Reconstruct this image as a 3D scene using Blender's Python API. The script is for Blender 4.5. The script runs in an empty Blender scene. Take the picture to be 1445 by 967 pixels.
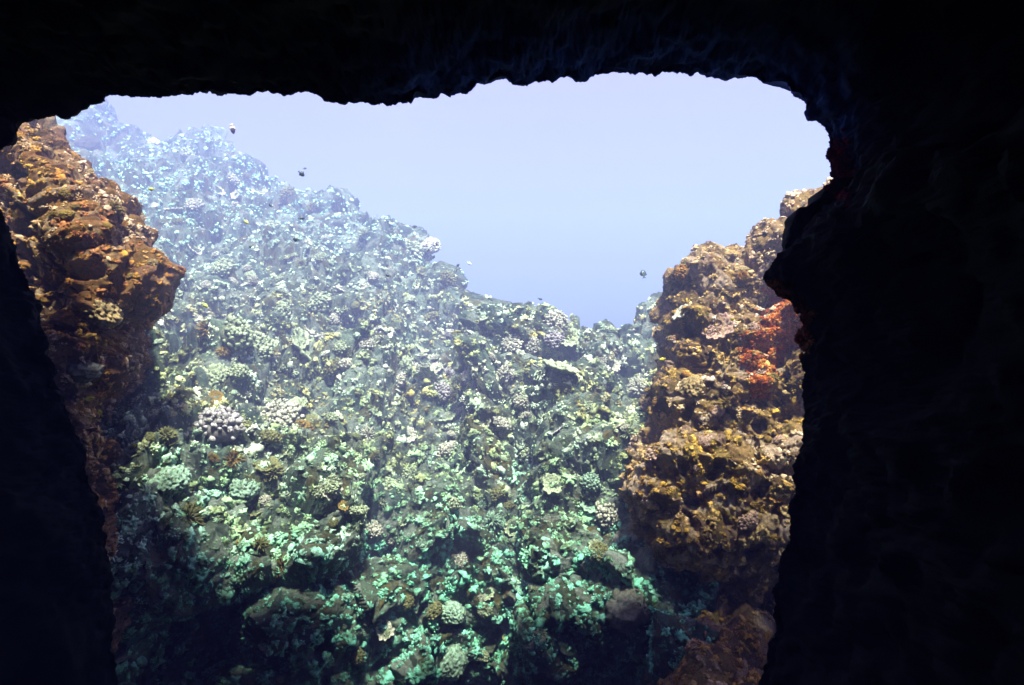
import bpy, math, random
import numpy as np
from mathutils import Vector, Matrix
from mathutils.bvhtree import BVHTree

R = math.radians
scene = bpy.context.scene
COL = scene.collection

# ------------------------------------------------------------------ camera
cam_d = bpy.data.cameras.new('camera')
cam_d.sensor_width = 36.0
FOV = R(75)
cam_d.angle = FOV
cam_d.clip_start = 0.05
cam_d.clip_end = 500
cam = bpy.data.objects.new('camera', cam_d)
COL.objects.link(cam)
cam.location = (0, 0, 0)
cam.rotation_euler = (R(90), 0, 0)
scene.camera = cam

# ------------------------------------------------------------------ sky, sun, exposure
SUN_EL, SUN_AZ = 68.0, 168.0       # azimuth the light comes FROM, clockwise from +Y
world = bpy.data.worlds.new('World')
scene.world = world
world.use_nodes = True
wn = world.node_tree.nodes
sky = wn.new('ShaderNodeTexSky')
sky.sky_type = 'NISHITA'
sky.sun_disc = False
sky.sun_elevation = R(SUN_EL)
sky.sun_rotation = R(SUN_AZ)
wn['Background'].inputs['Strength'].default_value = 0.06
# the light seen through the water: deep blue ahead, paler towards the surface
wl = world.node_tree.links
tc = wn.new('ShaderNodeTexCoord'); sep = wn.new('ShaderNodeSeparateXYZ'); wl.new(tc.outputs['Generated'], sep.inputs[0])
wr = wn.new('ShaderNodeValToRGB'); wl.new(sep.outputs[2], wr.inputs[0])
wr.color_ramp.elements[0].position = 0.0; wr.color_ramp.elements[0].color = (0.24, 0.28, 0.75, 1)
wr.color_ramp.elements[1].position = 0.40; wr.color_ramp.elements[1].color = (1.42, 0.80, 1.1, 1)
wm = wn.new('ShaderNodeMix'); wm.data_type = 'RGBA'; wm.blend_type = 'MULTIPLY'; wm.inputs[0].default_value = 1.0
wl.new(sky.outputs[0], wm.inputs[6]); wl.new(wr.outputs[0], wm.inputs[7])
wl.new(wm.outputs[2], wn['Background'].inputs[0])

sd = bpy.data.lights.new('sun', 'SUN')
sd.energy = 5.0
sd.angle = R(7)
sd.color = (1.0, 0.95, 0.86)
so = bpy.data.objects.new('sun', sd)
COL.objects.link(so)
d_from = Vector((math.sin(R(SUN_AZ)) * math.cos(R(SUN_EL)), math.cos(R(SUN_AZ)) * math.cos(R(SUN_EL)), math.sin(R(SUN_EL))))
so.rotation_euler = (-d_from).to_track_quat('-Z', 'Y').to_euler()
so.location = (0, 0, 40)

scene.view_settings.view_transform = 'Standard'
scene.view_settings.look = 'None'
scene.view_settings.gamma = 1
scene.view_settings.use_curve_mapping = False
scene.view_settings.exposure = 2.58
scene.cycles.use_denoising = True
scene.cycles.max_bounces = 6
scene.cycles.volume_bounces = 0
scene.cycles.caustics_reflective = False
scene.cycles.caustics_refractive = False

HAZE_DENSITY = 0.045
HAZE_COLOR = (0.425, 0.495, 1.0)
HAZE_ABSORB = (0.0, 0.05, 0.3)

# ------------------------------------------------------------------ helpers
K = 2 * math.tan(FOV / 2) / 1445.0

def at(px, py, y):
    return np.array([(px - 722.5) * K * y, y, -(py - 483.5) * K * y])

def tag(o, label=None, cat=None, group=None, kind=None):
    if label: o['label'] = label
    if cat: o['category'] = cat
    if group: o['group'] = group
    if kind: o['kind'] = kind
    return o

def _h(ix, iy, iz, seed):
    h = (ix.astype(np.uint32) * np.uint32(0x8da6b343)) ^ (iy.astype(np.uint32) * np.uint32(0xd8163841)) ^ (iz.astype(np.uint32) * np.uint32(0xcb1ab31f)) ^ np.uint32((seed * 0x9e3779b1) & 0xffffffff)
    h ^= h >> np.uint32(15); h *= np.uint32(0x2c1b3c6d); h ^= h >> np.uint32(12); h *= np.uint32(0x297a2d39); h ^= h >> np.uint32(15)
    return h

_G = np.random.RandomState(5).normal(size=(256, 3)).astype(np.float32)
_G /= np.linalg.norm(_G, axis=1)[:, None]

def gnoise(p, seed=0):
    p = np.asarray(p, np.float32)
    i = np.floor(p).astype(np.int32)
    f = p - i
    w = f * f * f * (f * (f * 6 - 15) + 10)
    out = np.zeros(len(p), np.float32)
    for a in (0, 1):
        wa = w[:, 0] if a else 1 - w[:, 0]
        for b in (0, 1):
            wb = w[:, 1] if b else 1 - w[:, 1]
            for c in (0, 1):
                wc = w[:, 2] if c else 1 - w[:, 2]
                g = _G[_h(i[:, 0] + a, i[:, 1] + b, i[:, 2] + c, seed) & np.uint32(255)]
                out += wa * wb * wc * (g[:, 0] * (f[:, 0] - a) + g[:, 1] * (f[:, 1] - b) + g[:, 2] * (f[:, 2] - c))
    return out * 1.5

def fbm(p, octs=4, seed=0, gain=0.5, ridged=False):
    out = np.zeros(len(p), np.float32); amp = 1.0; q = np.asarray(p, np.float32)
    for o in range(octs):
        n = gnoise(q, seed + o * 17)
        out += amp * ((1 - 2 * np.abs(n)) if ridged else n)
        amp *= gain; q = q * 2.03 + 3.7
    return out

def worley(p, seed=0):
    """distance to the nearest cell point, and a random number of that cell"""
    p = np.asarray(p, np.float32)
    F = np.empty(len(p), np.float32); ID = np.empty(len(p), np.float32)
    for s in range(0, len(p), 200000):
        q = p[s:s + 200000]
        i = np.floor(q).astype(np.int32); f = q - i
        best = np.full(len(q), 9.0, np.float32); bid = np.zeros(len(q), np.float32)
        for a in (-1, 0, 1):
            for b in (-1, 0, 1):
                for c in (-1, 0, 1):
                    h = _h(i[:, 0] + a, i[:, 1] + b, i[:, 2] + c, seed)
                    dx = a + (h & np.uint32(1023)) / np.float32(1023) - f[:, 0]
                    dy = b + ((h >> np.uint32(10)) & np.uint32(1023)) / np.float32(1023) - f[:, 1]
                    dz = c + ((h >> np.uint32(20)) & np.uint32(1023)) / np.float32(1023) - f[:, 2]
                    d = dx * dx + dy * dy + dz * dz
                    m = d < best
                    best[m] = d[m]
                    bid[m] = ((h[m] * np.uint32(0x2c1b3c6d)) >> np.uint32(8)).astype(np.float32) / np.float32(1 << 24)
        F[s:s + 200000] = np.sqrt(best); ID[s:s + 200000] = bid
    return F, ID

def dome(F, r=0.72):
    return np.sqrt(np.maximum(0, 1 - (F / r) ** 2))

def smooth(a, b, x):
    t = np.clip((x - a) / (b - a), 0, 1)
    return t * t * (3 - 2 * t)

def grid_normals(P):
    du = np.gradient(P, axis=1); dv = np.gradient(P, axis=0)
    n = np.cross(du, dv)
    n /= np.linalg.norm(n, axis=2)[:, :, None] + 1e-9
    return n

def mesh_obj(name, V, F, mat, attrs=None, parent=None, shade=True):
    """one mesh object from vertex and face arrays (all faces with the same number of corners)"""
    V = np.asarray(V, np.float32); F = np.asarray(F, np.int32)
    me = bpy.data.meshes.new(name)
    k = F.shape[1]
    me.vertices.add(len(V)); me.vertices.foreach_set('co', V.ravel())
    me.loops.add(F.size); me.loops.foreach_set('vertex_index', F.ravel())
    me.polygons.add(len(F)); me.polygons.foreach_set('loop_start', np.arange(0, F.size, k, dtype=np.int32))
    me.polygons.foreach_set('loop_total', np.full(len(F), k, np.int32))
    me.polygons.foreach_set('use_smooth', np.full(len(F), shade, bool))
    me.update(calc_edges=True)
    for an, av in (attrs or {}).items():
        a = me.attributes.new(an, 'FLOAT', 'POINT'); a.data.foreach_set('value', np.asarray(av, np.float32))
    me.materials.append(mat)
    o = bpy.data.objects.new(name, me)
    COL.objects.link(o)
    if parent: o.parent = parent
    return o

def grid_faces(nr, nc, wrap=False, flip=False):
    i = np.arange(nr * nc).reshape(nr, nc)
    if wrap: i = np.concatenate([i, i[:, :1]], axis=1)
    q = np.stack([i[:-1, :-1], i[:-1, 1:], i[1:, 1:], i[1:, :-1]], -1).reshape(-1, 4)
    return q[:, ::-1] if flip else q

def interp(tab, x):
    t = np.array(tab, float)
    return [np.interp(x, t[:, 0], t[:, k]) for k in range(1, t.shape[1])]

def blur1(a, w):
    k = np.hanning(2 * w + 3); k /= k.sum()
    return np.convolve(np.pad(a, w + 1, mode='edge'), k, 'valid')

# ------------------------------------------------------------------ materials
def srgb(*c):
    return tuple((v / 255 / 12.92 if v / 255 <= 0.04045 else ((v / 255 + 0.055) / 1.055) ** 2.4) for v in c)

class NT:
    def __init__(s, name):
        s.m = bpy.data.materials.new(name); s.m.use_nodes = True
        s.t = s.m.node_tree; s.b = s.t.nodes['Principled BSDF']
    def n(s, typ, **kw):
        x = s.t.nodes.new(typ)
        for k, v in kw.items(): setattr(x, k, v)
        return x
    def l(s, a, b): s.t.links.new(a, b)
    def noise(s, scale, detail=5, rough=0.6, vec=None):
        x = s.n('ShaderNodeTexNoise'); x.inputs['Scale'].default_value = scale
        x.inputs['Detail'].default_value = detail; x.inputs['Roughness'].default_value = rough
        s.l(vec or s.co(), x.inputs['Vector']); return x.outputs['Fac']
    def co(s):
        if not hasattr(s, '_co'): s._co = s.n('ShaderNodeTexCoord').outputs['Object']
        return s._co
    def attr(s, name):
        return s.n('ShaderNodeAttribute', attribute_name=name).outputs['Fac']
    def ramp(s, fac, stops, mode='LINEAR'):
        r = s.n('ShaderNodeValToRGB'); cr = r.color_ramp; cr.interpolation = mode
        while len(cr.elements) < len(stops): cr.elements.new(0.5)
        for e, (p, c) in zip(cr.elements, stops):
            e.position = p; e.color = (*(c if isinstance(c, tuple) else (c, c, c)), 1)
        s.l(fac, r.inputs[0]); return r.outputs[0]
    def mix(s, fac, a, b, mode='MIX'):
        x = s.n('ShaderNodeMix', data_type='RGBA', blend_type=mode)
        for sock, v in ((x.inputs[0], fac), (x.inputs[6], a), (x.inputs[7], b)):
            if hasattr(v, 'links'): s.l(v, sock)
            elif isinstance(v, tuple): sock.default_value = (*v, 1)
            else: sock.default_value = v
        return x.outputs[2]
    def math(s, op, a, b=0.0):
        x = s.n('ShaderNodeMath', operation=op)
        for sock, v in ((x.inputs[0], a), (x.inputs[1], b)):
            if hasattr(v, 'links'): s.l(v, sock)
            else: sock.default_value = v
        return x.outputs[0]
    def bump(s, h, strength, dist):
        x = s.n('ShaderNodeBump'); x.inputs['Strength'].default_value = strength; x.inputs['Distance'].default_value = dist
        s.l(h, x.inputs['Height']); s.l(x.outputs[0], s.b.inputs['Normal'])
    def done(s, col, rough=0.9, spec=0.15):
        if hasattr(col, 'links'): s.l(col, s.b.inputs['Base Color'])
        else: s.b.inputs['Base Color'].default_value = (*col, 1)
        s.b.inputs['Roughness'].default_value = rough
        s.b.inputs['Specular IOR Level'].default_value = spec
        return s.m

def reef_material(name, palette, small, patch, patch_amt, sand=None):
    """palette: colours of the colonies; small: of the little growths; patch: algae and crusts in blotches"""
    t = NT(name)
    n = len(palette)
    c1 = t.ramp(t.attr('colony'), [(i / n, c) for i, c in enumerate(palette)], 'CONSTANT')
    n2 = len(small)
    c2 = t.ramp(t.attr('growth'), [(i / n2, c) for i, c in enumerate(small)], 'CONSTANT')
    f = t.ramp(t.noise(2.2, 6, 0.7), [(0.42, 0.0), (0.60, 1.0)])
    c = t.mix(f, c1, c2)
    for k, (pc, sc) in enumerate(patch):
        off = t.n('ShaderNodeVectorMath', operation='ADD'); off.inputs[1].default_value = (13.1 * k, 7.7 * k, 3.3 * k)
        t.l(t.co(), off.inputs[0])
        fk = t.ramp(t.noise(sc, 7, 0.72, off.outputs[0]), [(0.60 - patch_amt, 0.0), (0.68 - patch_amt, 0.9)])
        c = t.mix(fk, c, pc)
    fine = t.ramp(t.noise(28, 6, 0.75), [(0.3, 0.35), (0.5, 0.85), (0.7, 1.35)])
    c = t.mix(1.0, c, fine, 'MULTIPLY')
    if sand:
        g = t.n('ShaderNodeNewGeometry'); sx = t.n('ShaderNodeSeparateXYZ'); t.l(g.outputs['Normal'], sx.inputs[0])
        up = t.math('ADD', sx.outputs[2], t.math('MULTIPLY', t.math('SUBTRACT', t.noise(1.3, 6, 0.7), 0.5), 1.6))
        c = t.mix(t.ramp(up, [(1.0, 0.0), (1.15, 1.0)]), c, sand)
    t.bump(t.noise(34, 7, 0.8), 1.0, 0.06)
    return t.done(c)

M_reef = reef_material('reef_rock',
    [(0.15, 0.21, 0.15), (0.06, 0.075, 0.04), (0.10, 0.13, 0.09), (0.035, 0.06, 0.045), (0.22, 0.28, 0.22), (0.10, 0.095, 0.04), (0.07, 0.11, 0.085), (0.15, 0.19, 0.145)],
    [(0.04, 0.06, 0.045), (0.20, 0.24, 0.19), (0.09, 0.085, 0.035), (0.28, 0.32, 0.28), (0.09, 0.135, 0.10), (0.03, 0.05, 0.04)],
    [((0.055, 0.06, 0.022), 1.1), ((0.17, 0.11, 0.02), 1.3), ((0.02, 0.045, 0.038), 0.8)], 0.02, sand=(0.20, 0.42, 0.31))  # sand on upward faces, its mint holding the green water light
M_warm = reef_material('buttress_rock',
    [(0.34, 0.21, 0.08), (0.46, 0.33, 0.19), (0.17, 0.10, 0.04), (0.38, 0.23, 0.07), (0.52, 0.38, 0.27), (0.12, 0.07, 0.03)],
    [(0.20, 0.12, 0.04), (0.36, 0.26, 0.18), (0.20, 0.14, 0.035), (0.10, 0.05, 0.02), (0.30, 0.19, 0.13)],
    [((0.17, 0.12, 0.02), 1.3), ((0.26, 0.09, 0.02), 1.9), ((0.06, 0.035, 0.015), 1.1)], -0.01)
M_orange = reef_material('outcrop_rock',
    [(0.25, 0.12, 0.035), (0.32, 0.19, 0.08), (0.12, 0.055, 0.02), (0.22, 0.11, 0.025), (0.34, 0.24, 0.15), (0.08, 0.04, 0.02)],
    [(0.22, 0.10, 0.025), (0.36, 0.24, 0.14), (0.16, 0.085, 0.02), (0.08, 0.035, 0.015), (0.26, 0.13, 0.07)],
    [((0.28, 0.115, 0.012), 1.2), ((0.17, 0.045, 0.02), 1.9), ((0.06, 0.035, 0.015), 1.1)], 0.0)

def growth_material(name, palette, tip=1.5, algae=(0.05, 0.055, 0.025), warm=(0.22, 0.14, 0.03), light_zones=()):
    t = NT(name)
    c = t.ramp(t.attr('colony'), [(i / len(palette), k) for i, k in enumerate(palette)], 'CONSTANT')
    c = t.mix(t.ramp(t.noise(1.1, 8, 0.78), [(0.50, 0.0), (0.60, 0.85)]), c, warm)
    if light_zones:
        sz = t.n('ShaderNodeSeparateXYZ'); t.l(t.co(), sz.inputs[0])
        z = t.math('ADD', sz.outputs[2], t.math('MULTIPLY', t.math('SUBTRACT', t.noise(0.9, 5, 0.7), 0.5), 4.0))
        for k, lo, hi, amt, zc in light_zones:        # haze, water light and lit tops put into the colour by height
            c = t.mix(t.ramp(t.math('MULTIPLY', z, 0.2 * k), [(lo, 0.0), (hi, amt)]), c, zc)
    c = t.mix(t.ramp(t.noise(3.6, 8, 0.8), [(0.46, 0.0), (0.58, 0.92)]), c, algae)
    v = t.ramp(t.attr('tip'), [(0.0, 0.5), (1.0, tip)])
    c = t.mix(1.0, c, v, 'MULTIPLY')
    c = t.mix(1.0, c, t.ramp(t.noise(45, 5, 0.75), [(0.3, 0.45), (0.55, 1.0), (0.75, 1.4)]), 'MULTIPLY')
    t.bump(t.noise(70, 5, 0.78), 0.8, 0.015)
    return t.done(c)

P_REEF = [(0.48, 0.58, 0.36), (0.40, 0.48, 0.25), (0.56, 0.64, 0.46), (0.44, 0.45, 0.17), (0.62, 0.66, 0.54), (0.46, 0.50, 0.23), (0.34, 0.40, 0.18), (0.46, 0.62, 0.44), (0.58, 0.62, 0.44)]
P_WARM = [(0.58, 0.36, 0.10), (0.60, 0.46, 0.31), (0.36, 0.23, 0.05), (0.64, 0.50, 0.42), (0.42, 0.22, 0.05), (0.30, 0.20, 0.035), (0.54, 0.32, 0.22), (0.56, 0.42, 0.20)]
P_ORANGE = [(0.48, 0.24, 0.06), (0.54, 0.34, 0.15), (0.34, 0.16, 0.03), (0.56, 0.40, 0.26), (0.30, 0.11, 0.04), (0.46, 0.27, 0.05)]
M_greef = growth_material('reef_coral', P_REEF, 1.75, (0.04, 0.05, 0.022), (0.28, 0.21, 0.05), light_zones=[(1, 0.10, 0.75, 0.85, (0.42, 0.84, 0.70)), (-1, 0.20, 0.60, 0.75, (0.07, 0.46, 0.34))])  # pale haze above and green water light below, put into the colour
M_gwarm = growth_material('buttress_coral', P_WARM, 1.5, (0.08, 0.045, 0.012), (0.46, 0.27, 0.03), [(1, -0.1, 0.35, 0.75, (0.74, 0.56, 0.36)), (-1, 0.12, 0.6, 0.5, (0.40, 0.19, 0.025))])  # cream zone puts the brightly lit top into the colour; rust below
M_gorange = growth_material('outcrop_coral', P_ORANGE, 1.5, (0.07, 0.03, 0.012), (0.40, 0.20, 0.02))
M_sponge = growth_material('red_sponge', [(0.42, 0.10, 0.015), (0.50, 0.15, 0.02), (0.30, 0.06, 0.012), (0.46, 0.19, 0.03), (0.38, 0.17, 0.05)], 1.5, (0.16, 0.025, 0.008), (0.60, 0.16, 0.015))

M_crimson = growth_material('crimson_sponge', [(0.30, 0.015, 0.06), (0.38, 0.02, 0.04), (0.22, 0.01, 0.07)], 1.4, (0.10, 0.008, 0.03), (0.42, 0.03, 0.03))

def cave_mat():
    t = NT('cave_rock')
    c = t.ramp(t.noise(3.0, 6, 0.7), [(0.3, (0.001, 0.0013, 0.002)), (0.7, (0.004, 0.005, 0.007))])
    c = t.mix(t.math('MULTIPLY', t.attr('rim'), t.ramp(t.noise(6.0, 6, 0.75), [(0.35, 0.15), (0.62, 1.0)])), c, (0.03, 0.07, 0.34))  # blue water light on the roof lip, painted into the base colour
    t.bump(t.noise(45, 5, 0.7), 0.8, 0.02)
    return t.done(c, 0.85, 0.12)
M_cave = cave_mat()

# ------------------------------------------------------------------ reef slope across the gully
def coral_relief(P, N, s_scale=1.0, amp=1.0, seed=0, up=0.35, big=1.0, flat=1.7, rough=1.0, big0=1.0):
    """push a base surface out into ledges, coral heads and nodules; returns positions and the colony ids"""
    warp = np.stack([gnoise(P / 0.45, seed + k) for k in (1, 2, 3)], 1)
    Q = (P + 0.08 * warp) * np.array([1, 1, flat])           # ledges lie flat
    b = fbm(P * np.array([1, 1, 1.4]) / 1.9, 3, seed + 10) * 0.42 * big
    F0, I0 = worley(Q / (1.15 * s_scale), seed + 20)
    F1, I1 = worley(Q / (0.46 * s_scale), seed + 21)
    F2, I2 = worley((P + 0.03 * warp) / (0.17 * s_scale), seed + 22)
    Fp, Ip = worley((P + 0.15 * warp) / (0.34 * s_scale), seed + 24)
    d = b + 0.30 * big0 * dome(F0, 0.85) * (0.1 + 0.9 * I0) + 0.12 * dome(F1) * (0.1 + 0.9 * I1) + 0.05 * dome(F2) * (0.1 + 0.9 * I2)
    d = d + 0.17 * rough * fbm(Q / 0.75, 5, seed + 30, 0.5)                       # broken, crusted rock
    d = d - 0.17 * rough * dome(Fp, 0.45) * (Ip > 0.4)                            # pits and holes
    d = d + 0.045 * rough * fbm(P / 0.16, 4, seed + 33, 0.55)
    D = N + np.array([0, 0, up]); D = D / np.linalg.norm(D, axis=1)[:, None]
    return P + D * (d * amp)[:, None], I1, I2

def build_reef():
    NC, NR, NB, NT_ = 1380, 980, 60, 150
    px = np.linspace(-160, 1300, NC)
    rpy, ry = interp([(-400, 150, 22), (100, 162, 22), (200, 180, 22), (330, 214, 21), (480, 274, 19), (580, 316, 17), (620, 355, 16), (650, 398, 14.8), (690, 440, 13.2), (745, 458, 12.3), (800, 454, 12.2), (850, 444, 12.3), (915, 433, 12.8), (1000, 400, 14), (1500, 380, 14)], px)
    ry = blur1(ry, 80); rpy = blur1(rpy, 34) + np.interp(px, [100, 200, 330, 480, 590, 700, 760, 900], [8, 10, 22, 27, 46, 46, 34, 30])
    fpy, fy = interp([(-400, 1010, 6.6), (150, 1010, 7.2), (400, 1020, 7.6), (620, 1030, 8.6), (760, 1030, 8.4), (900, 1020, 7.6), (1500, 1000, 7.4)], px)
    fy = blur1(fy, 66)
    pw = np.interp(px, [-400, 300, 620, 800, 1500], [2.9, 2.8, 2.3, 2.0, 2.0])
    rows = []
    t = np.linspace(0, 1, NR)
    cols = (px - 722.5) * K
    y = fy[None] + (ry - fy)[None] * t[:, None] ** pw[None]
    y = y + 1.2 * (1 - smooth(0.0, 0.34, t))[:, None] * np.interp(px, [-400, 100, 350, 900, 1500], [0.3, 0.35, 0.55, 1.0, 1.0])[None]
    py = fpy[None] + (rpy - fpy)[None] * t[:, None]
    z = -(py - 483.5) * K * y
    # foot: steep down to the gully floor
    tb = np.linspace(1, 0, NB, endpoint=False)[:, None]
    yb = y[:1] - 0.5 * tb; zb = z[:1] - 4.0 * tb
    # behind the crest the reef falls away
    tt = np.linspace(0, 1, NT_ + 1)[1:, None] ** 1.5
    yt = y[-1:] + 5 * tt ** 1.1; zt = z[-1:] - 7 * tt ** 1.6
    Y = np.vstack([yb, y, yt]); Z = np.vstack([zb, z, zt])
    X = cols[None] * Y
    P = np.stack([X, Y, Z], -1)
    N = grid_normals(P)
    if N[NR // 2, NC // 2, 1] > 0: N = -N
    Pf, Nf = P.reshape(-1, 3), N.reshape(-1, 3)
    # spur and groove: buttresses running down the face
    sp = fbm(np.stack([Pf[:, 0] / 1.3, Pf[:, 1] * 0.12, Pf[:, 2] * 0.22], 1), 2, 91, 0.35)
    Pf = Pf + Nf * (sp * 0.55)[:, None]
    V, i1, i2 = coral_relief(Pf, Nf, 1.0, 1.0, 100, 0.25, 1.15, 1.9, 1.0, 2.9)
    nr = P.shape[0]
    o = mesh_obj('reef_slope', V, grid_faces(nr, NC), M_reef, {'colony': i1, 'growth': i2})
    tag(o, 'pale coral covered reef slope across the gully, rising into the haze', 'reef', kind='structure')
    return o, V.reshape(nr, NC, 3)

REEF, REEF_V = build_reef()

# ------------------------------------------------------------------ rock buttress, right of the mouth
def side_wall(name, nose, end, back, mat, NC, NR, seed, flip, amp=1.0, round_=0.5):
    """nose: rows (px, py, depth) down the outline; the wall runs from behind the nose round to `end` inside the cave"""
    pts = np.array([at(*r) for r in nose])
    order = np.argsort(pts[:, 2]); pts = pts[order]
    z = np.linspace(pts[0, 2], pts[-1, 2], NR)
    nx = blur1(np.interp(z, pts[:, 2], pts[:, 0]), 12); ny = blur1(np.interp(z, pts[:, 2], pts[:, 1]), 25)
    s = np.linspace(0, 1, NC)
    tabs = []
    ctrl_s = np.array([0, 0.13, 0.22, 0.30, 0.62, 1.0])
    sgn = 1 if end(0)[0] > 0 else -1
    P = np.zeros((NR, NC, 3))
    for j in range(NR):
        ex, ey = end(z[j])
        X = [nx[j] + sgn * back[0], nx[j] + sgn * 0.5, nx[j], nx[j] + sgn * 0.22, 0.5 * (nx[j] + ex) - sgn * 0.05, ex]
        Y = [ny[j] + back[1], ny[j] + 1.0, ny[j] + 0.25, ny[j] - 0.35, 0.5 * (ny[j] + ey) + 0.0, ey]
        P[j, :, 0] = np.interp(s, ctrl_s, X); P[j, :, 1] = np.interp(s, ctrl_s, Y); P[j, :, 2] = z[j]
    w = int(NC * 0.05)
    k = np.hanning(2 * w + 3); k /= k.sum()
    for c in (0, 1):
        pad = np.pad(P[:, :, c], ((0, 0), (w + 1, w + 1)), mode='edge')
        P[:, :, c] = np.apply_along_axis(lambda r: np.convolve(r, k, 'valid'), 1, pad)
    N = grid_normals(P)
    if N[NR // 2, NC // 2, 1] > 0: N = -N
    Pf, Nf = P.reshape(-1, 3), N.reshape(-1, 3)
    V, i1, i2 = coral_relief(Pf, Nf, 0.75, amp, seed, 0.25, 0.5, 1.35, 0.95)
    return mesh_obj(name, V, grid_faces(NR, NC, flip=flip), mat, {'colony': i1, 'growth': i2})

BUT = side_wall('rock_buttress',
    [(1342, 190, 8.0), (1196, 272, 8.0), (1124, 300, 8.1), (1074, 338, 8.3), (1026, 372, 8.5), (978, 412, 8.6), (950, 442, 8.6), (942, 520, 8.5), (918, 600, 8.3), (900, 690, 8.1), (908, 730, 8.0), (965, 790, 8.4), (1000, 850, 8.4), (985, 905, 7.6), (965, 960, 7.1), (950, 1050, 6.9), (930, 1300, 6.7)],
    lambda z: (4.3, 6.9 + 0.22 * z), (2.6, 4.5), M_warm, 640, 800, 300, False)
tag(BUT, 'warm brown coral crusted rock wall right of the cave mouth', 'rock wall', kind='structure')
OUT = side_wall('rock_outcrop',
    [(-36, 60, 7.9), (19, 160, 7.9), (79, 215, 7.8), (129, 262, 7.7), (164, 330, 7.5), (192, 385, 7.4), (189, 425, 7.3), (166, 455, 7.3), (144, 500, 7.2), (129, 545, 7.1), (114, 600, 6.9), (104, 700, 6.7), (104, 960, 6.6), (104, 1300, 6.6)],
    lambda z: (-6.2, 7.2 + 0.18 * z), (2.5, 4.0), M_orange, 560, 760, 500, True)
tag(OUT, 'rusty orange rock wall forming the left side of the cave mouth', 'rock wall', kind='structure')

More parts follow.
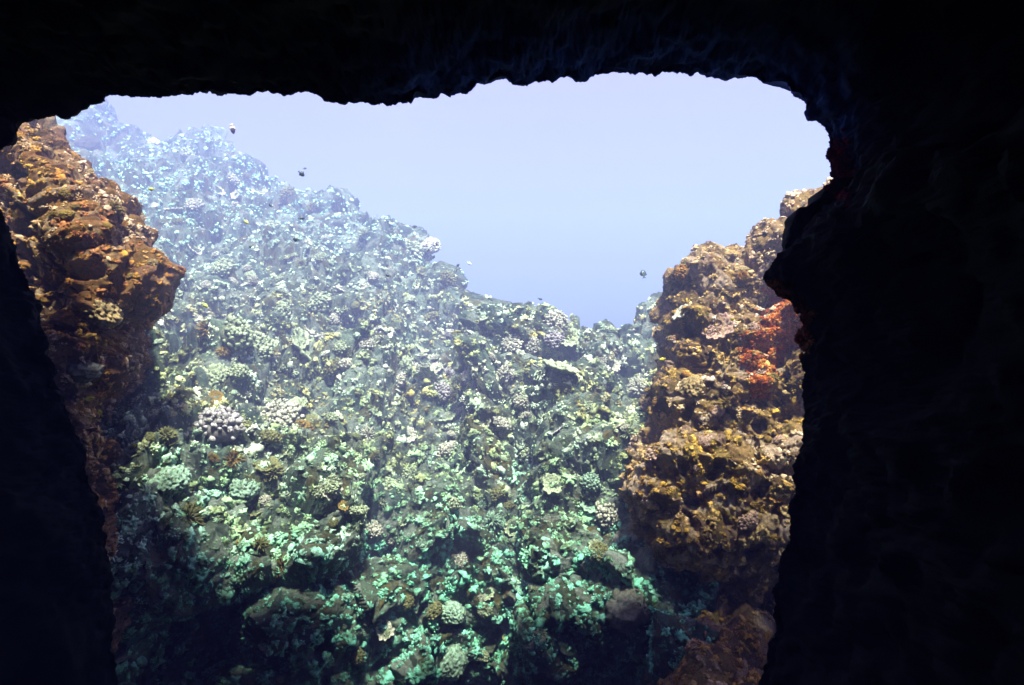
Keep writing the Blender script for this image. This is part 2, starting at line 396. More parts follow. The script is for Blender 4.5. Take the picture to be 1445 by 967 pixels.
# ------------------------------------------------------------------ the cave round the camera
def build_cave():
    C = [(97, 167, 5.6), (104, 160, 5.6), (120, 150, 5.5), (150, 139, 5.4), (220, 134, 5.2), (300, 131, 5.1), (313, 135, 5.1), (330, 131, 5.1), (400, 137, 5.0), (450, 136, 5.0), (500, 142, 4.9), (540, 147, 4.9), (580, 151, 4.9), (600, 143, 4.9), (625, 135, 5.0), (700, 124, 5.0), (780, 114, 5.0), (830, 110, 5.1), (870, 106, 5.1), (900, 103, 5.1), (940, 106, 5.1), (985, 105, 5.1), (1010, 110, 5.1), (1035, 104, 5.1), (1065, 113, 5.1), (1090, 125, 5.0), (1120, 142, 4.9), (1136, 152, 4.9), (1142, 166, 4.8), (1165, 182, 4.8), (1168, 215, 4.8), (1174, 250, 4.8), (1178, 272, 4.7), (1170, 285, 4.6), (1158, 310, 4.6), (1120, 343, 4.5), (1088, 366, 4.5), (1078, 388, 4.5), (1084, 404, 4.5), (1102, 420, 4.5), (1120, 440, 4.5), (1130, 470, 4.5), (1134, 520, 4.5), (1128, 600, 4.5), (1118, 700, 4.5), (1098, 800, 4.5), (1080, 900, 4.5), (1070, 1000, 4.5), (1060, 1150, 4.5), (1000, 1450, 4.5), (900, 1600, 4.5), (722, 1640, 4.5), (400, 1620, 4.6), (250, 1500, 4.8), (180, 1150, 4.9), (168, 967, 5.0), (160, 850, 5.0), (146, 740, 5.0), (118, 640, 5.1), (90, 560, 5.1), (66, 470, 5.2), (36, 380, 5.3), (4, 310, 5.3), (-14, 262, 5.4), (0, 215, 5.5), (30, 180, 5.6), (60, 169, 5.6)]  # lower sides drawn inward as black rock, standing for shade on the walls
    L = np.array([at(*c) for c in C])
    L = np.vstack([L, L[:1]])
    seg = np.linalg.norm(np.diff(L, axis=0), axis=1); cum = np.concatenate([[0], np.cumsum(seg)])
    # denser where the mouth's edge shows
    ns = 2200
    wgt = np.where((np.array([c[1] for c in C]) < 900), 3.0, 1.0)
    cw = np.concatenate([[0], np.cumsum(seg * wgt)])
    sp = np.interp(np.linspace(0, cw[-1], ns, endpoint=False), cw, cum)
    Lp = np.stack([np.interp(sp, cum, L[:, k]) for k in range(3)], 1)
    A = np.array([0.0, 0.0, -1.2])
    prof = np.array([(0.02, -11.5), (0.4, -11.2), (1.0, -10.6), (1.2, -8), (1.28, -5), (1.26, -2.6), (1.17, -1.2), (1.09, -0.55), (1.03, -0.18), (1.0, 0.0), (1.03, 0.12), (1.10, 0.40), (1.18, 0.68), (1.30, 0.85), (1.48, 0.75), (1.8, 0.1), (2.1, -1.4), (2.1, -6), (2.0, -11), (1.4, -14), (0.5, -15), (0.02, -15.2)])
    pd = np.concatenate([[0], np.cumsum(np.linalg.norm(np.diff(prof, axis=0) * np.array([3.5, 1]), axis=1))])
    lip = pd[9]
    u = np.linspace(-1, 1, 280)
    q = np.where(u < 0, lip - np.abs(u) ** 2.2 * lip, lip + np.abs(u) ** 2.2 * (pd[-1] - lip))
    r = np.interp(q, pd, prof[:, 0]); dy = np.interp(q, pd, prof[:, 1])
    roofw = 0.12 + 0.5 * smooth(0.9, 1.5, Lp[:, 2])  # outer roof front juts out unseen, shaped to shade the gully
    P = np.zeros((len(u), ns, 3))
    for j in range(len(u)):
        P[j, :, 0] = A[0] + (Lp[:, 0] - A[0]) * r[j]
        P[j, :, 2] = A[2] + (Lp[:, 2] - A[2]) * r[j]
        P[j, :, 1] = Lp[:, 1] + (dy[j] if q[j] <= lip or dy[j] < 0 else dy[j] * roofw)
    Z = P[:, :, 2]
    outer = (q > lip)[:, None]
    P[:, :, 2] = np.where(outer & (Z > 2.2), 2.2 + (Z - 2.2) * 0.35, Z)
    N = grid_normals(P)
    Pf = P.reshape(-1, 3); Nf = N.reshape(-1, 3)
    far = np.minimum(1, np.abs(q - lip) / 1.4); far = np.repeat(far, ns)
    amp = fbm(Pf / 1.3, 4, 700) * 0.35 * far
    F1, _ = worley(Pf / 0.22, 720); F2, _ = worley(Pf / 0.085, 721)
    amp = amp + (0.07 * dome(F1) + 0.03 * dome(F2)) * (0.5 + 0.5 * far) + 0.075 * fbm(Pf / 0.32, 6, 730, 0.62)
    # the normal must point out of the rock: into the chamber, and away from the block outside
    c = N[len(u) // 4, :, :]; inward = -(P[len(u) // 4] - np.array([0, 0, -1.2])); inward[:, 1] = 0
    if (c * inward).sum() < 0: Nf = -Nf
    V = Pf + Nf * (amp - 0.04)[:, None]
    rim = np.exp(-(np.abs(q - lip) / 0.4) ** 2)[:, None] * (smooth(1.0, 1.5, Lp[:, 2]) * smooth(-1.4, -0.4, Lp[:, 0]))[None]  # mask of the painted blue light along the roof lip
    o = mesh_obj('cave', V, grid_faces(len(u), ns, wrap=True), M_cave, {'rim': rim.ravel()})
    tag(o, 'black overhanging rock of the cave framing the mouth', 'cave', kind='structure')
    return o
CAVE = build_cave()

# ------------------------------------------------------------------ gully floor and the sea bed beyond
def build_floor():
    n = 240
    xs = np.linspace(-39, 39, n); ys = np.linspace(-13, 45, n)
    X, Y = np.meshgrid(xs, ys)
    P = np.stack([X.ravel(), Y.ravel(), np.full(X.size, -8.2)], 1)
    P[:, 2] += fbm(P / 3.0, 4, 800) * 0.5
    t = NT('sand'); c = t.ramp(t.noise(1.5, 6, 0.6), [(0.3, (0.30, 0.33, 0.26)), (0.7, (0.50, 0.54, 0.44))])
    t.bump(t.noise(20, 4, 0.6), 0.5, 0.03)
    o = mesh_obj('sea_floor', P, grid_faces(n, n), t.done(c))
    tag(o, 'pale sandy sea floor at the bottom of the gully', 'sea floor', kind='structure')
build_floor()

# ------------------------------------------------------------------ the water's haze
def build_haze():
    x0, x1, y0, y1, z0, z1 = -40, 40, -14, 46, -9.6, 8.6
    V = [(x, y, z) for z in (z0, z1) for y in (y0, y1) for x in (x0, x1)]
    F = [(0, 2, 3, 1), (4, 5, 7, 6), (0, 1, 5, 4), (2, 6, 7, 3), (0, 4, 6, 2), (1, 3, 7, 5)]
    m = bpy.data.materials.new('sea_water'); m.use_nodes = True
    nt = m.node_tree; nt.nodes.remove(nt.nodes['Principled BSDF'])
    pv = nt.nodes.new('ShaderNodeVolumePrincipled')
    pv.inputs['Color'].default_value = (*HAZE_COLOR, 1)
    pv.inputs['Absorption Color'].default_value = (*HAZE_ABSORB, 1)
    pv.inputs['Density'].default_value = HAZE_DENSITY
    pv.inputs['Anisotropy'].default_value = 0.12
    nt.links.new(pv.outputs[0], nt.nodes['Material Output'].inputs['Volume'])
    o = mesh_obj('haze', V, F, m, shade=False)
    tag(o, 'blue sea water haze filling the gully and the open sea', 'haze', kind='stuff')
build_haze()

# ------------------------------------------------------------------ coral shapes
import bmesh
def ico(sub):
    bm = bmesh.new(); bmesh.ops.create_icosphere(bm, subdivisions=sub, radius=1.0)
    V = np.array([v.co[:] for v in bm.verts], np.float32); F = np.array([[v.index for v in f.verts] for f in bm.faces], np.int32)
    bm.free(); return V, F

def lobed(sub, freq, depth, flat, seed):
    """a cushion of rounded lobes; returns vertices, faces and how far out each vertex stands (0..1)"""
    V, F = ico(sub)
    W = V + 0.12 * np.stack([gnoise(V * 2, seed + k) for k in range(3)], 1)
    a, _ = worley(W * freq + seed, seed); b, _ = worley(W * freq * 2.6 + seed, seed + 1)
    da, db = dome(a, 0.7), dome(b, 0.75)
    h = (1 - depth) + depth * (0.75 * da + 0.25 * db) + 0.22 * gnoise(V * 1.3 + seed, seed + 5)
    P = V * h[:, None]; P[:, 2] *= flat
    return P, F, np.clip(0.75 * da + 0.25 * db, 0, 1)

def fingers(n, seed, sides=6, rings=5, length=0.75, thick=0.11):
    """a bush of short tapering branches on a dome"""
    rs = np.random.RandomState(seed); V, F, T = [], [], []
    for k in range(n):
        ph = rs.uniform(0, 2 * np.pi); ct = rs.uniform(0.05, 1); st = math.sqrt(1 - ct * ct)
        d = np.array([st * math.cos(ph), st * math.sin(ph), ct])
        u = np.cross(d, [0.3, 0.2, 0.9]); u /= np.linalg.norm(u); w = np.cross(d, u)
        L = length * rs.uniform(0.7, 1.25); r0 = thick * rs.uniform(0.8, 1.3); bend = u * rs.uniform(-.2, .2) + w * rs.uniform(-.2, .2)
        base = len(V)
        for i in range(rings):
            q = i / (rings - 1)
            rr = r0 * (1 - 0.35 * q) * (1.0 if i < rings - 1 else 0.35)
            c = d * (0.15 + L * q) + bend * q * q
            for s_ in range(sides):
                a = 2 * np.pi * s_ / sides
                V.append(c + (u * math.cos(a) + w * math.sin(a)) * rr * (1 + 0.2 * rs.uniform(-1, 1))); T.append(q)
        for i in range(rings - 1):
            for s_ in range(sides):
                a, b = base + i * sides + s_, base + i * sides + (s_ + 1) % sides
                F.append((a, b, b + sides)); F.append((a, b + sides, a + sides))
        for s_ in range(1, sides - 1):
            e = base + (rings - 1) * sides; F.append((e, e + s_, e + s_ + 1))
    return np.array(V, np.float32), np.array(F, np.int32), np.array(T, np.float32)

def plate(seed, nr=16, na=72):
    """a table coral: frilled, knobbly plate on a stub"""
    rs = np.random.RandomState(seed)
    th = np.linspace(0, 2 * np.pi, na, endpoint=False)
    ring = np.stack([np.cos(th), np.sin(th), th * 0], 1)
    edge = 1 + 0.28 * fbm(ring * 1.4 + seed, 3, seed) + 0.08 * np.sin(th * 11 + seed)
    V, T = [], []
    prof = [(q, 0.30 * q ** 1.6) for q in np.linspace(0.02, 1, nr)] + [(1.0, 0.22), (0.86, 0.13), (0.55, 0.0), (0.28, -0.15), (0.2, -0.45), (0.25, -0.75)]
    for k, (r, z) in enumerate(prof):
        p = ring * (edge * r)[:, None] if r > 0.3 else ring * r
        p = p.copy(); p[:, 2] = z
        if k < nr:
            a, _ = worley(p * 7 + seed, seed + 3)
            p[:, 2] += 0.085 * dome(a, 0.75) + 0.10 * fbm(p * 1.7, 3, seed + 8)
            T.append(np.clip(0.25 + 0.5 * dome(a, 0.75) + 0.45 * r ** 4, 0, 1))
        else:
            p[:, 2] += 0.10 * fbm(ring * 1.7 * min(r, 1), 3, seed + 8); T.append(np.full(na, 0.15))
        V.append(p)
    V = np.vstack(V); n = len(prof)
    q = grid_faces(n, na, wrap=True)
    F = np.vstack([q[:, [0, 1, 2]], q[:, [0, 2, 3]]])
    V = np.vstack([V, [[0, 0, 0.02]]]); c = len(V) - 1
    F = np.vstack([F, [[c, (i + 1) % na, i] for i in range(na)]])
    return V.astype(np.float32), F.astype(np.int32), np.append(np.concatenate(T), 0.4)

def frames(N, up, rs):
    """rotation matrices whose z axis leans from the surface normal towards the light"""
    Z = N + np.array([0, 0, up]); Z /= np.linalg.norm(Z, axis=1)[:, None]
    A = rs.normal(size=Z.shape); X = np.cross(A, Z); X /= np.linalg.norm(X, axis=1)[:, None]
    Y = np.cross(Z, X)
    return np.stack([X, Y, Z], -1)

def scatter(name, src, mat, count, size, protos, seed, clump, thr, label, mask=None):
    """very many small growths on a rock face, as one mass"""
    rs = np.random.RandomState(seed)
    C, N, W = src
    w = W * (fbm(C / clump, 3, seed + 1) > thr)
    if mask is not None: w = w * mask(C)
    idx = np.searchsorted(np.cumsum(w / w.sum()), rs.rand(count)).clip(0, len(w) - 1)
    P, n = C[idx], N[idx]
    Rm = frames(n, 0.45, rs)
    s = size[0] * (size[1] / size[0]) ** (rs.rand(count) ** 1.8)
    cl, cid = worley(P / 0.6, seed + 2)                    # neighbours of one colony share a colour
    col = np.where(rs.rand(count) < 0.8, cid, rs.rand(count))
    which = rs.randint(0, len(protos), count)
    VV, FF, CC, TT = [], [], [], []; off = 0
    for k, (pv, pf, pt) in enumerate(protos):
        m = np.flatnonzero(which == k)
        sc = s[m][:, None] * rs.uniform(0.7, 1.4, (len(m), 3))
        q = np.einsum('nij,nvj->nvi', Rm[m], pv[None] * sc[:, None, :]) + (P[m] - Rm[m][:, :, 2] * s[m][:, None] * 0.22)[:, None, :]
        VV.append(q.reshape(-1, 3)); FF.append((pf[None] + (off + np.arange(len(m)) * len(pv))[:, None, None]).reshape(-1, 3))
        CC.append(np.repeat(col[m], len(pv))); TT.append(np.tile(pt, len(m))); off += len(m) * len(pv)
    o = mesh_obj(name, np.vstack(VV), np.vstack(FF), mat, {'colony': np.concatenate(CC), 'tip': np.concatenate(TT)})
    return tag(o, label, 'coral growth', kind='stuff')

def knobs(n, seed, r=0.24, flat=0.6, sub=0):
    """a cushion coral: many round knobs crowded on a low dome"""
    rs = np.random.RandomState(seed); V, F, T = [], [], []
    if sub: iv, jf = ico(sub)
    else: iv, jf = ico(1)
    for k in range(n):
        ph = k * 2.39996 + rs.uniform(-.3, .3); q = (k + 0.5) / n
        st = math.sqrt(q) * rs.uniform(0.85, 1.1); ct = math.sqrt(max(0, 1 - min(1, st * st)))
        c = np.array([st * math.cos(ph), st * math.sin(ph), ct * flat + rs.uniform(-.06, .12)])
        rr = r * rs.uniform(0.6, 1.35)
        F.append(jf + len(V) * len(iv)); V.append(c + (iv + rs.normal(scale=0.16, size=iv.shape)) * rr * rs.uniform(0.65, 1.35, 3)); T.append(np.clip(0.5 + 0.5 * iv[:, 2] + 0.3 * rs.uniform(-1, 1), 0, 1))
    core, cf = ico(2)
    off = sum(len(v) for v in V)
    V.append(core * np.array([0.95, 0.95, flat]) * 0.98); F.append(cf + off); T.append(np.zeros(len(core)))
    return np.vstack(V).astype(np.float32), np.vstack(F).astype(np.int32), np.concatenate(T).astype(np.float32)

def crust_shape(sub, seed, flat):
    """a broken, pitted piece of crusted rock"""
    V, F = ico(sub)
    h = 0.85 + 0.75 * fbm(V * 1.7 + seed * 3.1, 4, seed, 0.72)
    P = V * np.maximum(0.25, h)[:, None]; P[:, 2] *= flat
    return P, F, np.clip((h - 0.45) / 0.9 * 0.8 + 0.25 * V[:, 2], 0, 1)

SMALL = [crust_shape(2, 11, 0.5), crust_shape(3, 12, 0.7), crust_shape(2, 13, 0.4), crust_shape(3, 14, 0.8), crust_shape(2, 15, 0.6), crust_shape(3, 17, 0.5), knobs(18, 16, 0.2, 0.4), fingers(26, 18, 4, 3, 0.7, 0.12)]
def faces_of(o):
    """face centres, normals turned to the open water, and how much of each face can be seen from the cave"""
    m = o.data.polygons; n = len(m)
    C = np.zeros(n * 3, np.float32); N = C.copy(); A = np.zeros(n, np.float32)
    m.foreach_get('center', C); m.foreach_get('normal', N); m.foreach_get('area', A)
    C, N = C.reshape(-1, 3), N.reshape(-1, 3)
    D = np.linalg.norm(C, axis=1)
    f = -(C * N).sum(1) / D
    if np.median(f) < 0: N, f = -N, -f
    return C, N, A / np.maximum(D, 5) * (0.40 + np.clip(f + 0.2, 0, 1))
S_reef, S_but, S_out = faces_of(REEF), faces_of(BUT), faces_of(OUT)
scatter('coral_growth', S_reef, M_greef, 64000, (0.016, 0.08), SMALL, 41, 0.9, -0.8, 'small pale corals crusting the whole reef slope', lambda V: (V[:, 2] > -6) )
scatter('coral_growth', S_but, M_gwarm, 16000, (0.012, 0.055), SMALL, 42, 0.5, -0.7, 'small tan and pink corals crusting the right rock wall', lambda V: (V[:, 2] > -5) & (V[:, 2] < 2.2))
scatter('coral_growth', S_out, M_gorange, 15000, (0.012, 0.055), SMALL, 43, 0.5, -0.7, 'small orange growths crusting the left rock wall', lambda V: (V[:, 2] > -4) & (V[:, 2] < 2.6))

# ------------------------------------------------------------------ corals, boulders and sponges one can count
RS = random.Random(4)
dg = bpy.context.evaluated_depsgraph_get()
def bvh(o):
    me = o.data
    return BVHTree.FromPolygons([v.co for v in me.vertices], [p.vertices for p in me.polygons])
B_reef, B_but, B_out, B_cave = bvh(REEF), bvh(BUT), bvh(OUT), bvh(CAVE)
ROCKS = [B_reef, B_but, B_out, B_cave]

def hit(px, py, trees=None):
    """where the line of sight of this spot meets the rock: the point, its normal and the distance"""
    d = Vector(at(px, py, 1.0)).normalized(); best = None
    for t in (trees or ROCKS):
        h = t.ray_cast(Vector((0, 0, 0)), d, 80)
        if h[0] is not None and (best is None or h[3] < best[3]): best = h
    if best is None: return None
    n = best[1].normalized()
    if n.dot(d) > 0: n = -n
    return best[0], n, best[3]

def coral_mat(name, col, rough=0.9):
    t = NT(name)
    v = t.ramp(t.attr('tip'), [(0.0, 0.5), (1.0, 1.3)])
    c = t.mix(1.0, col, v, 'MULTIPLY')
    c = t.mix(t.ramp(t.noise(5, 6, 0.75), [(0.44, 0.0), (0.60, 0.85)]), c, (0.07, 0.075, 0.035))
    c = t.mix(1.0, c, t.ramp(t.noise(26, 5, 0.75), [(0.3, 0.5), (0.55, 1.0), (0.75, 1.4)]), 'MULTIPLY')
    t.bump(t.noise(40, 5, 0.75), 0.7, 0.03)
    return t.done(c, rough)
CM = {'pale green': coral_mat('pale_green_coral', (0.42, 0.50, 0.32)), 'cream': coral_mat('cream_coral', (0.58, 0.57, 0.46)),
      'olive': coral_mat('olive_coral', (0.22, 0.22, 0.09)), 'ochre': coral_mat('ochre_coral', (0.30, 0.185, 0.04)),
      'lilac grey': coral_mat('lilac_coral', (0.50, 0.46, 0.48)), 'pinkish': coral_mat('pink_coral', (0.58, 0.36, 0.28)),
      'tan': coral_mat('tan_coral', (0.44, 0.30, 0.14)), 'grey': coral_mat('grey_rock', (0.22, 0.22, 0.18)), 'green': coral_mat('green_algae', (0.05, 0.11, 0.02)),
      'dark brown': coral_mat('dark_lump', (0.025, 0.018, 0.014)), 'orange': coral_mat('orange_coral', (0.48, 0.22, 0.04)), 'mint': coral_mat('mint_coral', (0.32, 0.50, 0.37))}  # mint carries the green water light in its colour

def boulder(seed, flat=0.7):
    V, F = ico(5)
    h = 1 + 0.30 * fbm(V * 1.1 + seed, 3, seed) + 0.10 * fbm(V * 4 + seed, 4, seed + 4, 0.6)
    a, _ = worley(V * 3.2 + seed, seed); h = h + 0.10 * dome(a, 0.8)
    P = V * h[:, None]; P[:, 2] *= flat
    return P, F, np.clip(0.5 + 0.5 * V[:, 2], 0, 1)

SHAPES = {'cushion_coral': [knobs(110, 61, 0.12, 0.5, 1), knobs(90, 62, 0.13, 0.65, 1), knobs(140, 63, 0.10, 0.42, 1)],
          'plate_coral': [plate(71), plate(72), plate(73)],
          'branching_coral': [fingers(80, 81, 6, 5, 0.8, 0.085), fingers(110, 82, 6, 5, 0.75, 0.075)],
          'dome_coral': [lobed(5, 5.0, 0.35, 0.7, 91), lobed(5, 6.5, 0.30, 0.6, 92)],
          'boulder': [boulder(101), boulder(102, 0.55)], 'algae_cushion': [fingers(150, 111, 5, 4, 0.75, 0.05)],
          'dark_lump': [lobed(4, 2.2, 0.3, 0.6, 121)]}  # last one: a rounded dark lump
MESH = {}
def coral(kind, color, px, py, wide, label, group=None, squash=(1, 1, 1), lean=0.7, var=None, sink=0.25, cat=None):
    """one colony standing on the rock at this spot; wide = its width in the photograph's pixels"""
    h = hit(px, py)
    if h is None: return None
    p, n, dist = h
    if p.y > 24: return None
    v = RS.randrange(len(SHAPES[kind])) if var is None else var
    key = (kind, v)
    if key not in MESH:
        V, F, T = SHAPES[kind][v]
        o = mesh_obj(kind, V, F, CM[color], {'tip': T})
        MESH[key] = o.data
    else:
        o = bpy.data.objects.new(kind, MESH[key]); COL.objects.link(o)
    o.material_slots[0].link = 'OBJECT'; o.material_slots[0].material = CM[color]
    r = wide * K * p.y * 0.5
    z = (n + Vector((0, 0, lean))).normalized()
    q = z.to_track_quat('Z', 'Y').to_matrix() @ Matrix.Rotation(RS.uniform(0, 6.283), 3, 'Z')
    o.matrix_world = Matrix.Translation(p - n * r * sink + z * r * 0.1) @ q.to_4x4() @ Matrix.Diagonal((r * squash[0], r * squash[1], r * squash[2], 1))
    return tag(o, label, cat or kind.replace('_', ' '), group)

for a in [
    ('plate_coral', 'pinkish', 1016, 466, 44, 'pinkish plate coral jutting from the middle of the right rock wall'),
    ('plate_coral', 'cream', 962, 443, 26, 'small cream plate coral near the left edge of the right rock wall'),
    ('cushion_coral', 'pinkish', 1055, 735, 34, 'pink knobbly coral low on the right rock wall'),
    ('cushion_coral', 'pinkish', 925, 640, 30, 'pink coral cushion on the left edge of the right rock wall'),
    ('cushion_coral', 'orange', 962, 388, 24, 'orange coral cushion high on the right rock wall edge'),
    ('dome_coral', 'tan', 975, 552, 42, 'rounded tan coral over the dark hollow of the right rock wall'),
    ('cushion_coral', 'tan', 918, 575, 38, 'brown knobbly coral bulging from the left edge of the right wall'),
    ('dome_coral', 'pale green', 304, 534, 44, 'pale green dome coral overhanging a dark hollow in the left reef'),
    ('cushion_coral', 'pale green', 335, 476, 52, 'wide pale green coral bank beside the ochre coral'),
    ('cushion_coral', 'pale green', 366, 492, 46, 'pale green coral cushion right of the wide green coral bank'),
    ('plate_coral', 'pale green', 430, 492, 54, 'large pale green plate coral on the sunlit reef slope'),
    ('branching_coral', 'ochre', 291, 468, 30, 'ochre branching coral at the edge of the left shade'),
    ('cushion_coral', 'ochre', 315, 498, 20, 'small bright ochre coral between pale green corals'),
    ('cushion_coral', 'ochre', 386, 497, 20, 'small ochre coral beside the large pale green plate coral'),
    ('cushion_coral', 'lilac grey', 312, 600, 62, 'lilac grey coral ledge above a dark hollow, lower left'),
    ('cushion_coral', 'cream', 395, 590, 58, 'bright cream coral bank in the middle of the reef slope'),
    ('cushion_coral', 'cream', 785, 455, 34, 'pale coral crowning the lowest dip of the reef crest'),
    ('plate_coral', 'pale green', 800, 478, 36, 'greenish plate coral just below the dip of the reef crest'),
    ('plate_coral', 'pale green', 790, 520, 50, 'broad green plate coral in the upper centre of the reef'),
    ('boulder', 'grey', 888, 758, 62, 'grey boulder wedged at the foot of the right rock wall'),
    ('cushion_coral', 'cream', 858, 728, 40, 'cream coral mound left of the grey boulder'),
    ('boulder', 'grey', 912, 796, 46, 'rounded grey boulder just under the big grey boulder'),
    ('boulder', 'grey', 882, 860, 54, 'pale slanting boulder near the bottom right'),
    ('algae_cushion', 'green', 908, 862, 48, 'dark green algae cushion beside the pale slanting boulder'),
    ('algae_cushion', 'green', 890, 940, 44, 'dark green algae cushion at the bottom edge of the picture'),
    ('boulder', 'grey', 120, 522, 42, 'pinkish grey rock lump on the shaded left rock wall'),
    ('dome_coral', 'tan', 150, 442, 58, 'tan rock coral ledge on the left rock wall above the black hollow'),
    ('dark_lump', 'dark brown', 120, 204, 40, 'dark brown lump on the top of the left rock wall'),
    ('dome_coral', 'mint', 640, 862, 50, 'mint green mound for a lit sand patch at the dark foot of the reef'),  # mint mounds: sand patches with the green light put into their colour
    ('dome_coral', 'mint', 636, 932, 62, 'mint green mound for a lit sand patch at the bottom centre of the picture'),
    ('dome_coral', 'mint', 233, 680, 60, 'mint green mound for a lit sand patch low on the left side of the reef'),
    ('dome_coral', 'mint', 345, 690, 44, 'mint green mound for a lit sand patch between brown corals, lower left'),
    ('algae_cushion', 'ochre', 330, 650, 40, 'orange brown algae tuft on the lower left reef'),
    ('algae_cushion', 'olive', 268, 730, 50, 'olive brown algae tuft near the left shade'),
    ('algae_cushion', 'ochre', 398, 800, 36, 'orange brown algae tuft in the dark lower reef'),
    ]:
    coral(*a)

# the corals nobody can tell apart, colony by colony
ZONES = [((150, 470, 205, 400), 34, 'on the hazy upper left reef slope', ['cushion_coral', 'plate_coral', 'branching_coral', 'dome_coral'], ['pale green', 'cream', 'olive'], (12, 26)),
         ((280, 640, 330, 560), 44, 'on the sunlit middle of the reef slope', ['cushion_coral', 'cushion_coral', 'plate_coral', 'branching_coral', 'dome_coral'], ['pale green', 'cream', 'cream', 'olive', 'pale green'], (14, 36)),
         ((560, 905, 465, 650), 50, 'on the central reef face below the crest', ['cushion_coral', 'cushion_coral', 'plate_coral', 'branching_coral'], ['pale green', 'cream', 'pale green', 'cream', 'lilac grey'], (14, 34)),
         ((210, 560, 560, 780), 44, 'on the lower left part of the reef', ['cushion_coral', 'branching_coral', 'plate_coral'], ['pale green', 'cream', 'ochre', 'pale green', 'olive'], (14, 36)),
         ((500, 860, 650, 930), 40, 'in the shaded foot of the reef', ['cushion_coral', 'branching_coral', 'plate_coral'], ['pale green', 'mint', 'pale green', 'cream', 'olive'], (14, 34)),
         ((925, 1110, 330, 720), 30, 'on the right rock wall', ['cushion_coral', 'branching_coral', 'plate_coral', 'dome_coral'], ['tan', 'pinkish', 'orange', 'ochre'], (10, 26)),
         ((70, 240, 200, 480), 22, 'on the left rock wall', ['cushion_coral', 'branching_coral', 'dome_coral'], ['orange', 'tan', 'ochre'], (12, 28))]
for (x0, x1, y0, y1), n, where, kinds, cols, (w0, w1) in ZONES:
    for k in range(n):
        kind, c = RS.choice(kinds), RS.choice(cols)
        x, y = RS.uniform(x0, x1), RS.uniform(y0, y1)
        own = B_but if 'right rock wall' in where else B_out if 'left rock wall' in where else B_reef
        h, ho = hit(x, y), hit(x, y, [own])
        if h is None or ho is None or ho[2] > h[2] + 1e-4: continue
        coral(kind, c, x, y, w0 + (w1 - w0) * RS.random() ** 1.6, '%s %s %s' % (c, kind.replace('_', ' '), where), 'corals ' + where)

def crust(name, poly, count, size, trees, mat, seed, label, cat):
    """an encrusting sponge: hundreds of little knobs on the rock inside an outline"""
    rs = np.random.RandomState(seed); P, Nn = [], []
    poly = np.array(poly, float); lo, hi = poly.min(0), poly.max(0)
    while len(P) < count:
        x, y = rs.uniform(lo, hi); ins = False
        for (x1, y1), (x2, y2) in zip(poly, np.roll(poly, -1, 0)):
            if (y1 > y) != (y2 > y) and x < (x2 - x1) * (y - y1) / (y2 - y1) + x1: ins = not ins
        if not ins: continue
        h = hit(x + rs.normal(0, 5), y + rs.normal(0, 7), trees)
        if h is None: count -= 1; continue
        P.append(h[0]); Nn.append(h[1])
    P, Nn = np.array(P), np.array(Nn); n = len(P)
    Rm = frames(Nn, 0.2, rs); s = rs.uniform(*size, n)
    pv, pf, pt = knobs(10, seed, 0.3, 0.7)
    q = np.einsum('nij,nvj->nvi', Rm, pv[None] * s[:, None, None]) + P[:, None]
    F = (pf[None] + (np.arange(n) * len(pv))[:, None, None]).reshape(-1, 3)
    o = mesh_obj(name, q.reshape(-1, 3), F, mat, {'colony': np.repeat(rs.rand(n), len(pv)), 'tip': np.tile(pt, n)})
    return tag(o, label, cat)
crust('red_sponge', [(1086, 402), (1108, 412), (1140, 446), (1140, 486), (1112, 490), (1096, 512), (1080, 562), (1064, 556), (1058, 520), (1046, 498), (1052, 478), (1078, 462)], 1900, (0.009, 0.026), [B_but, B_cave], M_sponge, 7, 'bright orange red sponge crusting the right rock wall beside the cave', 'sponge')
crust('red_sponge', [(1160, 205), (1192, 205), (1198, 278), (1172, 278)], 420, (0.008, 0.022), [B_cave], M_crimson, 8, 'dark crimson sponge crusting the upper right rim of the cave mouth', 'sponge')

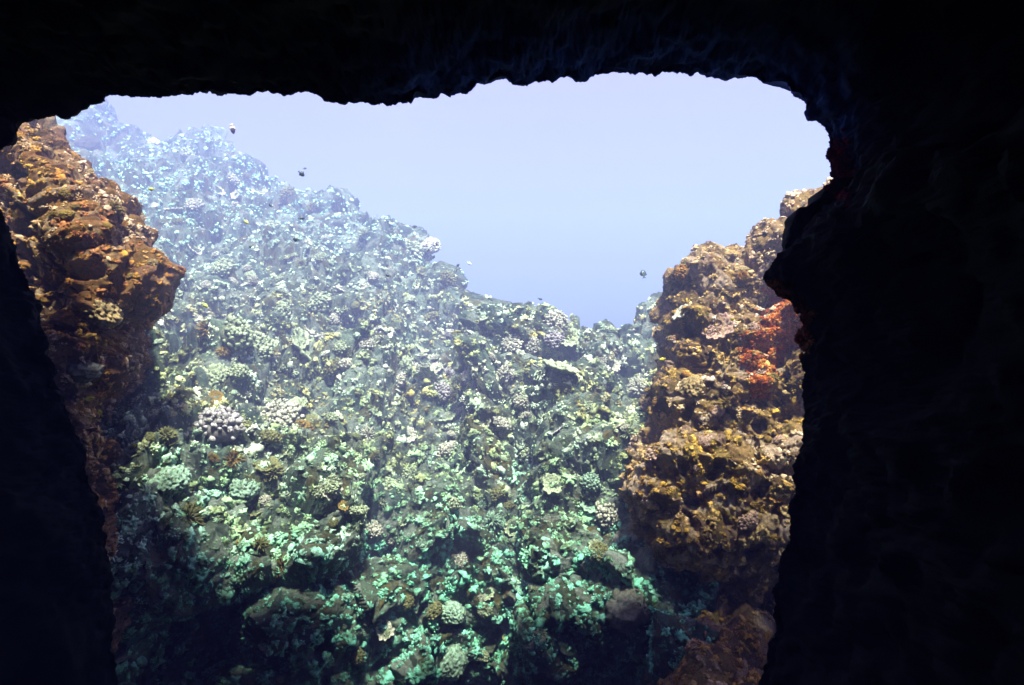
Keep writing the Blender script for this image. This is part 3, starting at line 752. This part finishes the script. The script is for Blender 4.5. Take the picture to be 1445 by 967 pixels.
# ------------------------------------------------------------------ fish
def fish_mesh(seed, deep=0.42):
    """a reef fish along +X, one metre long: lens shaped body, forked tail, dorsal, anal and pectoral fins"""
    V, F, T = [], [], []
    prof = [(-0.30, 0.045, 0.02), (-0.22, 0.075, 0.035), (-0.05, 0.17, 0.075), (0.12, 0.225, 0.10), (0.28, 0.20, 0.10), (0.40, 0.13, 0.075), (0.47, 0.06, 0.04), (0.5, 0.012, 0.01)]
    ns = 12
    for x, h, w in prof:
        for k in range(ns):
            a = 2 * math.pi * k / ns
            V.append((x, w * math.cos(a), h * deep / 0.42 * math.sin(a))); T.append((x + 0.5))
    for i in range(len(prof) - 1):
        for k in range(ns):
            a, b = i * ns + k, i * ns + (k + 1) % ns
            F += [(a, b, b + ns), (a, b + ns, a + ns)]
    def fin(pts, t):
        o = len(V)
        for sgn in (-1, 1):
            for p in pts: V.append((p[0], p[1] + sgn * 0.006, p[2])); T.append(t)
        n = len(pts)
        for i in range(1, n - 1): F.append((o, o + i, o + i + 1)); F.append((o + n, o + n + i + 1, o + n + i))
        for i in range(n):
            j = (i + 1) % n; F.append((o + i, o + n + i, o + n + j)); F.append((o + i, o + n + j, o + j))
    z = deep / 0.42
    fin([(-0.27, 0, 0.03), (-0.36, 0, 0.10), (-0.5, 0, 0.20), (-0.43, 0, 0.0), (-0.5, 0, -0.20), (-0.36, 0, -0.10), (-0.27, 0, -0.03)], 0.0)
    fin([(0.25, 0, 0.19 * z), (0.12, 0, 0.30 * z), (-0.05, 0, 0.28 * z), (-0.22, 0, 0.17 * z), (-0.2, 0, 0.06 * z)], 0.3)
    fin([(0.08, 0, -0.20 * z), (-0.02, 0, -0.29 * z), (-0.18, 0, -0.20 * z), (-0.2, 0, -0.06 * z)], 0.3)
    fin([(0.22, 0.08, -0.02), (0.08, 0.20, -0.08), (0.06, 0.16, 0.03)], 0.5)
    fin([(0.22, -0.08, -0.02), (0.08, -0.20, -0.08), (0.06, -0.16, 0.03)], 0.5)
    return np.array(V), np.array(F), np.array(T)
def fish_mat(name, body, tail):
    t = NT(name); c = t.ramp(t.attr('tip'), [(0.0, tail), (0.38, tail), (0.46, body), (1.0, body)])
    return t.done(c, 0.45, 0.4)
FM = {'dark': fish_mat('dark_fish_skin', (0.012, 0.03, 0.035), (0.015, 0.035, 0.04)), 'two': fish_mat('two_tone_fish_skin', (0.02, 0.02, 0.03), (0.70, 0.50, 0.25)),
      'yellow': fish_mat('yellow_fish_skin', (0.60, 0.50, 0.02), (0.55, 0.50, 0.05)), 'pale': fish_mat('pale_fish_skin', (0.45, 0.55, 0.55), (0.4, 0.5, 0.5)),
      'olive': fish_mat('olive_fish_skin', (0.40, 0.45, 0.10), (0.35, 0.4, 0.1))}
FISH = {}
def fish(col, px, py, y, length, roll, label, group=None, yaw=0.0, deep=0.42):
    key = (col, deep)
    if key not in FISH:
        V, F, T = fish_mesh(1, deep); o = mesh_obj('fish', V, F, FM[col], {'tip': T}); FISH[key] = o.data
    else:
        o = bpy.data.objects.new('fish', FISH[key]); COL.objects.link(o)
    h = hit(px, py)
    if h and y > h[0].y - 0.25: y = max(2.0, h[0].y - 0.35)
    s = length * K * y / max(0.4, abs(math.cos(R(yaw))))
    o.matrix_world = Matrix.Translation(Vector(at(px, py, y))) @ (Matrix.Rotation(R(-roll), 4, 'Y') @ Matrix.Rotation(R(yaw), 4, 'Z')) @ Matrix.Scale(s, 4)
    return tag(o, label, 'fish', group)
fish('two', 328, 182, 9, 14, -80, 'two tone fish diving head down, alone in open water upper left', yaw=15)
fish('dark', 425, 245, 8, 10, -40, 'plump dark fish at the upper edge of the reef slope', yaw=20, deep=0.55)
fish('dark', 430, 238, 12, 6, 10, 'tiny blue grey fish right above the plump dark fish')
fish('dark', 382, 290, 8, 8, -45, 'small dark fish halfway up the hazy left slope', yaw=160)
fish('dark', 425, 308, 9, 9, 0, 'small faint dark fish below the plump dark fish', yaw=25)
fish('dark', 418, 338, 8, 10, 170, 'dark fish facing left over the middle of the slope', deep=0.5)
fish('dark', 353, 349, 7.5, 7, 60, 'small black fish swimming upward left of centre', yaw=20)
fish('olive', 347, 313, 8, 10, -40, 'yellowish green fish over the hazy left slope')
fish('olive', 214, 267, 6.4, 9, 170, 'small yellow green fish just right of the left rock wall')
fish('dark', 585, 320, 12, 8, 10, 'small dark fish before the fading edge of the slope')
for x, y, r in ((617, 345, 140), (603, 353, 45), (612, 363, 80), (646, 375, 50), (643, 382, 60)):
    fish('dark', x, y, 11.5, 7, r, 'tiny dark fish in the loose group off the slope edge', 'tiny fish off the slope edge', yaw=RS.uniform(-40, 40))
fish('pale', 662, 372, 11, 8, -30, 'pale silvery fish in blue water beside the slope edge')
fish('dark', 548, 389, 9, 8, 165, 'dark fish facing left below the fading slope edge')
fish('dark', 727, 441, 11, 8, 75, 'slim grey fish hovering over the dip of the crest', deep=0.3)
fish('dark', 762, 422, 12, 7, -20, 'small grey fish in blue water over the crest')
fish('dark', 908, 387, 8.5, 13, 95, 'dark fish upright in blue water by the right rock wall', yaw=30, deep=0.5)
fish('yellow', 1033, 451, 6.5, 8, 20, 'tiny bright yellow fish by the pinkish plate coral')
fish('yellow', 935, 507, 7.2, 9, 190, 'tiny yellow fish near the left edge of the right wall')
fish('yellow', 125, 563, 6.0, 17, 5, 'yellow fish in the shade of the left rock wall', deep=0.32)
fish('yellow', 142, 583, 6.0, 11, 120, 'yellow fish just below the one in the left shade')
fish('yellow', 188, 628, 6.4, 9, -30, 'small yellow fish lowest in the left shade')
fish('yellow', 221, 418, 6.2, 7, 40, 'small yellow fish in front of the black hollow on the left')
fish('olive', 289, 431, 7.0, 11, -30, 'pale olive fish at the left edge of the reef slope')
